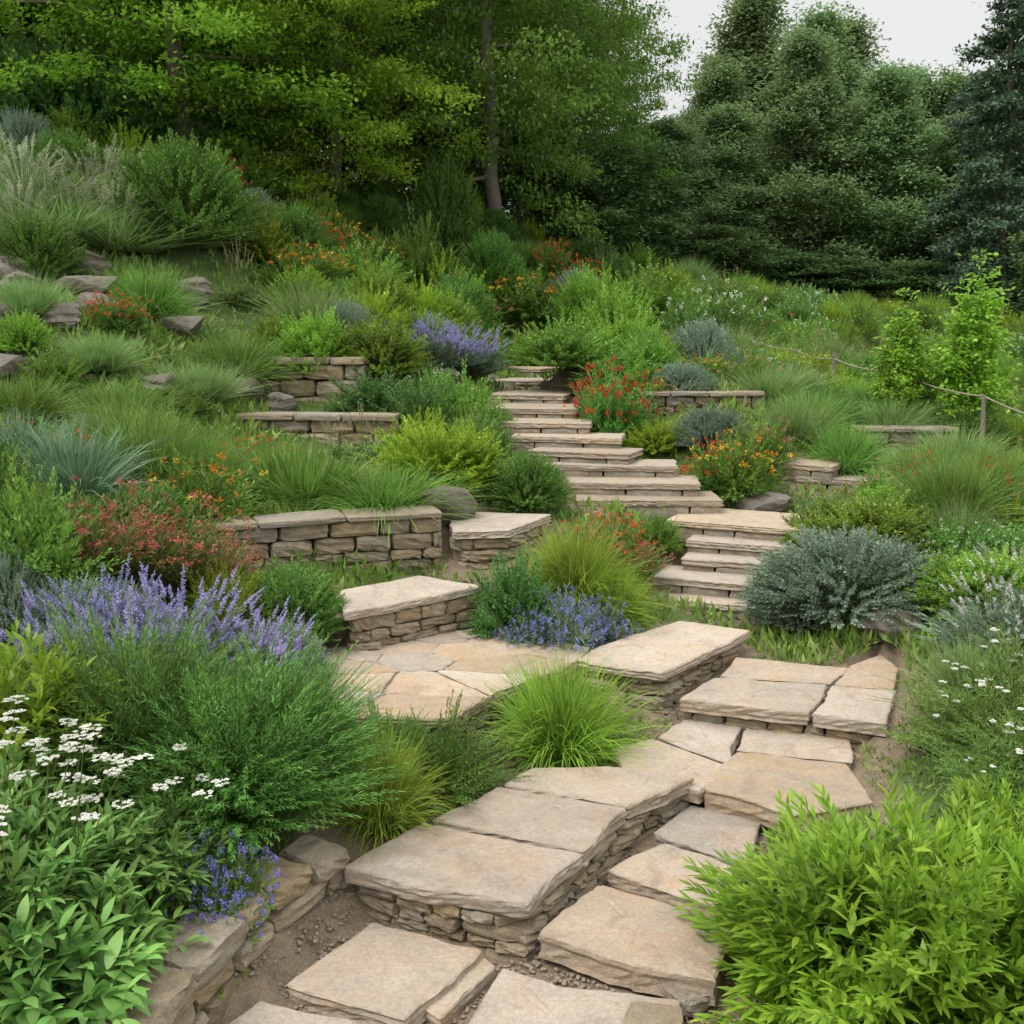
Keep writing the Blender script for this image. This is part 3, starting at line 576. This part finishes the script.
# ---- fillers across the slope
fr=np.random.default_rng(42); 
WZ=[np.array([(-2.8,8.9),(-1.0,8.9),(-1.0,10.1),(-2.8,10.2)]),np.array([(-3.5,10.2),(-1.5,10.2),(-1.5,11.5),(-3.5,11.5)]),np.array([(1.3,10.6),(2.8,10.6),(2.8,11.5),(1.3,11.5)]),np.array([(-2.1,6.3),(0.3,6.3),(.5,8.1),(-2.1,7.6)]),np.array([(-1.2,2),(2.2,2),(2.4,6.8),(-1.2,6.4)]),np.array([(-4.6,11.8),(-2.9,10.8),(-2.9,13.2),(-4.8,13.3)]),np.array([(3.5,9.9),(4.7,9.9),(4.7,11),(3.5,11)])]
cnt=0;tries=0
LK=['ggreen','box','mid','lime','dark','grey','orange','pink','plume','box','ball','mid','ball','wht','lime','box','redsh','ggreen','ball','dark','orange']
while cnt<290 and tries<12000:
    tries+=1; y=5.5*math.exp(fr.uniform(0,1)**.9*math.log(21/5.5)); x=fr.uniform(-.5,.5)*y
    w=fr.uniform(.45,.85)*(1 if y<10 else 1.2); 
    q=np.array([[x,y]])
    if pathmask(q,.16+w*.47)[0] or any(inside(q,z_,.05)[0] for z_ in WZ): continue
    if y<9 and -1.9<x<2.6: continue
    if any((x-a)**2+(y-b_)**2<(.30*(w+c))**2 for a,b_,c in PLACED): continue
    if any((x-a)**2+(y-b_)**2<(c+.35*w)**2 and c>.1 for a,b_,c in ROCKS): continue
    kx=LK[fr.integers(len(LK))]
    hh=w*fr.uniform(.5,.8)*(.8 if y<9 else 1)
    if x>2.4 and y>9 : kx=['golive','ggreen','glime','mid','lime','ball','wht','box','pink'][fr.integers(9)]; hh=min(hh,.42 if y<15 else .7)
    place(kx,x,y,w,hh); cnt+=1
# ---- ground cover leaves
gr=np.random.default_rng(9); n=210000
y=2.6*np.exp(gr.uniform(0,1,n)*math.log(24/2.6)); x=gr.uniform(-.56,.56,n)*y; q=np.c_[x,y]
keep=~pathmask(q,.06)&~((y<5.2)&(x>-.95)&(x<1.05)); q=q[keep]
dn=np.sin(q[:,0]*3.1+1.3*np.sin(q[:,1]*2.2))*np.sin(q[:,1]*2.7+q[:,0]); keep=gr.uniform(size=len(q))<.75+.5*dn; q=q[keep]; n=len(q)
zz_=hz(q)-.005; sz=np.interp(q[:,1],[3,8,24],[.045,.085,.22])*gr.uniform(.6,1.5,n)*(1+.35*np.sin(q[:,0]*1.9+q[:,1]*1.4))
D=gr.normal(size=(n,3)); D[:,2]=np.abs(D[:,2])*1.6+.6
V,F=diamonds(np.c_[q,zz_],D,sz,sz*gr.uniform(.1,.35,n),gr,.3)
M_gc=leafmat('ground_cover',(.10,.19,.03),(.22,.32,.065),.3,.5,0,(.32,.31,.13))
obj('ground_cover',mk('ground_cover',V,F,M_gc),label='low mixed green ground cover over the slope',kind='stuff')

# ------------------------------------------------------------ trees
TREE={}
def tree(key,seed,H,R,clear,ncl,per,leaf,shape,lm,bark,name,label,nb=60,tr=.16,crad=.3,elev=(-5,55),bendk=.9):
    r=np.random.default_rng(seed); hs=np.linspace(0,H*.97,14); bend=np.cumsum(r.normal(size=(14,2))*.05*H/12,axis=0)*bendk
    tp=np.c_[bend-bend[0],hs]; parts=[tube(tp,tr*(1-hs/H*.93),9)]
    t=(np.arange(nb)+r.uniform(0,1,nb))/nb; hb=(clear+(1-clear)*t)*H*.95
    if shape=='round': ln=R*np.sqrt(np.clip(1-((t-.38)/.66)**2,.04,1))
    elif shape=='tier': ln=R*np.clip((1-t)**.55*1.0+.06,.05,1)*np.clip(t*6+.45,0,1)
    else: ln=R*(1-t)**.9+.12
    ln*=r.uniform(.6,1.15,nb); az=np.arange(nb)*2.399+r.normal(0,.35,nb)
    el=np.radians(elev[0]+(elev[1]-elev[0])*t+r.normal(0,7,nb))
    bx=np.interp(hb,hs,tp[:,0]); by=np.interp(hb,hs,tp[:,1]); B=np.c_[bx,by,hb]
    D=np.c_[np.cos(el)*np.cos(az),np.cos(el)*np.sin(az),np.sin(el)]; sag=np.array([0,0,-.10 if shape!='spruce' else -.16])
    pos=lambda i,s:B[i]+D[i]*(ln[i]*s)[:,None]+sag*(ln[i]*s*s)[:,None]
    for i in range(nb):
        if ln[i]>R*.3 and i%2==0:
            s=np.linspace(0,.85,5); pp=pos(np.full(5,i),s); pp[1:4]+=r.normal(size=(3,3))*.05*ln[i]*.5; parts.append(tube(pp,tr*.28*(1-hb[i]/H*.6)*(1-s*.9),4))
    pi=r.choice(nb,ncl,p=ln/ln.sum()); s=r.uniform(.1,1.03,ncl)**.8
    c=pos(pi,s); lat=np.cross(D[pi],[0,0,1.]); lat=nrm(lat); c=c+lat*(r.normal(size=ncl)*ln[pi]*.22*(1.15-s*.8))[:,None]
    c[:,2]+=r.normal(size=ncl)*(.10 if shape=='round' else .22 if shape=='tier' else .05)-np.abs(r.normal(size=ncl))*.1
    n=ncl*per; cr=crad*r.uniform(.5,1.3,(ncl,1)); o=r.normal(size=(n,3))*[1,1,.42 if shape!='tier' else .75]*np.repeat(cr,per,0)*.5
    P_=np.repeat(c,per,0)+o; out=nrm(np.c_[P_[:,:2],np.zeros(n)]+1e-4)
    DD=out*.7+r.normal(size=(n,3))*.7+np.array([0,0,-.25])
    V,F=diamonds(P_,DD,leaf*r.uniform(.6,1.3,n),leaf*.55*r.uniform(.7,1.2,n),r,.6)
    tv,tf=join(parts)
    TREE[key]=dict(H=H,R=R,name=name,label=label,trunk=mk('trunk',tv,tf,bark,True),crown=mk('crown',V,F,lm))
def ptree(key,x,y,ztop,rad,rot=None,label=None):
    T=TREE[key]; z=h1(x,y)-.1; e=bpy.data.objects.new(T['name'],None); COL.objects.link(e); e.empty_display_size=.3
    e.location=(x,y,z); s=rad/T['R']; e.scale=(s,s,(ztop-z)/T['H']); e.rotation_euler=(0,0,rng.uniform(0,6.28) if rot is None else rot)
    e['label']=label or T['label']; e['category']='tree'; e['group']=T['name'].replace('_',' ')+' trees of the woodland edge'
    for k in('trunk','crown'):
        c=bpy.data.objects.new(k,T[k]); COL.objects.link(c); c.parent=e
L_bright=leafmat('tree_bright',(.14,.26,.025),(.25,.40,.05),.45,.5,.12,simple=True)
L_mid=leafmat('tree_mid',(.09,.17,.03),(.17,.28,.06),.35,.5,.15,simple=True)
L_dark=leafmat('tree_dark',(.055,.10,.032),(.11,.17,.06),.3,.5,.2,simple=True)
L_far=leafmat('tree_far',(.13,.20,.08),(.22,.30,.13),.4,.55,.16,simple=True)  # distance haze put into the leaf colour: paler, less saturated green
L_spr=leafmat('tree_spruce',(.055,.09,.055),(.10,.145,.09),.25,.6,.15,simple=True)
tree('maple',1,9,4,.14,1900,32,.12,'round',L_bright,M_bark,'maple_tree','broad maple with layered bright green leaves',64,.2,.42,(-8,50),2.2)
tree('beech',2,10,4,.15,2000,32,.125,'round',L_mid,M_barkp,'beech_tree','tall leafy beech with spreading mid green crown',66,.2,.46,(-6,54),2.2)
tree('darkt',3,12,3.4,.08,900,26,.26,'round',L_dark,M_bark,'woodland_tree','dark green woodland tree in dense shade',60,.2,.7,(5,60))
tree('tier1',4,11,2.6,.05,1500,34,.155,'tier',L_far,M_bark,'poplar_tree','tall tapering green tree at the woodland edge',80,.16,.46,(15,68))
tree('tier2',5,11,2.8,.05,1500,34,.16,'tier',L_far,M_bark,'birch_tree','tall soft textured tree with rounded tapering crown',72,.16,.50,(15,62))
tree('under',8,4,1.9,.04,700,30,.13,'round',L_dark,M_bark,'understorey_tree','low dark leafy tree beneath the woodland edge',44,.08,.40,(10,65))
tree('spruce',6,13,2.6,.06,1700,24,.16,'spruce',L_spr,M_bark,'spruce_tree','dark tall spruce with drooping tiered branches',90,.16,.28,(-14,25))
tree('sap',7,1.6,.55,.12,560,18,.055,'tier',leafmat('sapling_leaf',(.16,.30,.025),(.30,.44,.055),.4),M_barkp,'sapling','young golden green sapling with slender trunk',50,.015,.09,(25,65))
for a in [(-5.2,17,11.6,3.3),(-2.9,18.2,10.6,2.7),(-7.2,18.8,13,3.2)]: ptree('maple',*a)
for a in [(-.28,20,13.0,3.0),(1.2,23.5,12.3,2.5),(1.95,28,12.4,2.2),(-8.6,19.5,13,3.2),(-1.9,24,15,3.0)]: ptree('beech',*a)
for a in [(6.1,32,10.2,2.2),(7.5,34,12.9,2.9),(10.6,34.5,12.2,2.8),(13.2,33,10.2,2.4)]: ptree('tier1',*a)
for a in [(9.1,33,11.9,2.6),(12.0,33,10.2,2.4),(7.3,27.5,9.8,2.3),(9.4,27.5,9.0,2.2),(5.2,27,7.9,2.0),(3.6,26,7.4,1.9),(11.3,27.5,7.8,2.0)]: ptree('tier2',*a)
for a in [(10.9,24,11.6,2.0),(12.9,25.5,13,2.3),(12.6,30,9.4,2.2)]: ptree('spruce',*a)
for a in [(-12,25,20,4.2),(-8.6,25,20,4.2),(-5.2,25.5,19,4.2),(-1.8,28,18,4),(-10.5,21,17,3.2),(.6,34,13.5,3.2),(4.6,38,9.4,3.4),(8.5,39,10.4,3.4),(11.8,39,10.2,3.4),(15.5,38,10.6,3.6),(15.8,30,12,3)]: ptree('darkt',*a)
for a in [(2.0,22.8,6.0,1.9),(4.4,24.0,4.6,1.6),(7.8,25.4,4.0,1.6),(.2,22.4,6.6,1.8),(-1.9,21.8,7.4,1.8),(-4.0,21.6,8.4,1.9),(-6.6,21,9.4,2),(-9.0,20.5,10,2.1),(11.3,21.8,4.2,1.7),(6.2,25.5,4.2,1.6),(9.6,25.5,3.9,1.6)]: ptree('under',*a)
for a in [(4.95,11.5,2.78,.7),(4.36,11.7,2.5,.55),(5.9,13.4,2.5,.5)]: ptree('sap',*a)

# ------------------------------------------------------------ fence
M_wood=plain('weathered_wood',(.2,.165,.13),.85,30,.4)
fp=[(2.45,18.2,2.62),(2.85,17.0,2.48),(3.3,15.3,2.34),(3.72,13.9,2.16),(3.98,13.1,2.07),(4.32,12.0,1.96),(4.75,10.6,1.76),(5.1,9.4,1.57)]
fe=bpy.data.objects.new('rope_fence',None); COL.objects.link(fe); fe['label']='rustic wooden post fence with a slack rope rail'; fe['category']='fence'
tops=[]
for i,(x,y,zt) in enumerate(fp):
    z=h1(x,y)-.1; hh=max(zt-z,.3)+.06*(i%3); V,F=tube([(0,0,0),(0.006,0,hh*.5),(-.004,.004,hh)],[.028,.025,.021],7); o=obj('post',mk('post',V,F,M_wood,True),(x,y,z),parent=fe); tops.append(np.array([x,y,zt-.02]))
pp=[]
for a,b_ in zip(tops[:-1],tops[1:]):
    for t in np.linspace(0,1,9)[:-1]: pp.append(a+(b_-a)*t-np.array([0,0,.18*t*(1-t)]))
pp.append(tops[-1]); V,F=tube(pp,[.009]*len(pp),6); obj('rope',mk('rope',V,F,plain('rope',(.26,.22,.18)),True),parent=fe)

# ------------------------------------------------------------ light, sky, camera
w=bpy.data.worlds.new('World'); scene.world=w; w.use_nodes=True; nt=w.node_tree; nt.nodes.clear()
el,azm=math.radians(55),math.radians(-125)
sk=N(nt,'ShaderNodeTexSky',sky_type='NISHITA'); sk.sun_disc=False; sk.sun_elevation=el; sk.sun_rotation=azm; sk.dust_density=4
hs=N(nt,'ShaderNodeHueSaturation'); hs.inputs['Saturation'].default_value=.3; nt.links.new(sk.outputs[0],hs.inputs['Color'])
tc=N(nt,'ShaderNodeTexCoord'); cn=N(nt,'ShaderNodeTexNoise'); cn.inputs['Scale'].default_value=2.2; cn.inputs['Detail'].default_value=4; nt.links.new(tc.outputs['Generated'],cn.inputs['Vector'])
cl=mixc(nt,cn.outputs[0],(8.8,8.95,9.0),(9.9,9.9,9.8))
sx=N(nt,'ShaderNodeSeparateXYZ'); nt.links.new(tc.outputs['Generated'],sx.inputs[0])
vm=N(nt,'ShaderNodeVectorMath',operation='SCALE'); nt.links.new(mixc(nt,.85,hs.outputs[0],cl),vm.inputs[0]); nt.links.new(maprange(nt,sx.outputs[2],.3,1,.98,2.8),vm.inputs['Scale'])
bg=N(nt,'ShaderNodeBackground'); bg.inputs[1].default_value=.1; nt.links.new(vm.outputs[0],bg.inputs[0])
ow=N(nt,'ShaderNodeOutputWorld'); nt.links.new(bg.outputs[0],ow.inputs[0])
sl=bpy.data.lights.new('sun','SUN'); sl.energy=1.7; sl.angle=math.radians(18); sl.color=(1,.95,.87)
so_=bpy.data.objects.new('sun',sl); COL.objects.link(so_)
sd_=Vector((math.sin(azm)*math.cos(el),math.cos(azm)*math.cos(el),math.sin(el))); so_.rotation_euler=sd_.to_track_quat('Z','Y').to_euler()
cam=bpy.data.cameras.new('camera'); cam.lens=1050/1024*36; cam.sensor_width=36; cam.clip_end=600; cam.clip_start=.05
co=bpy.data.objects.new('camera',cam); co.location=(0,0,2.4); co.rotation_euler=(math.radians(90-9.84),0,0); COL.objects.link(co); scene.camera=co
scene.view_settings.view_transform='Standard'; scene.view_settings.look='None'; scene.view_settings.exposure=0
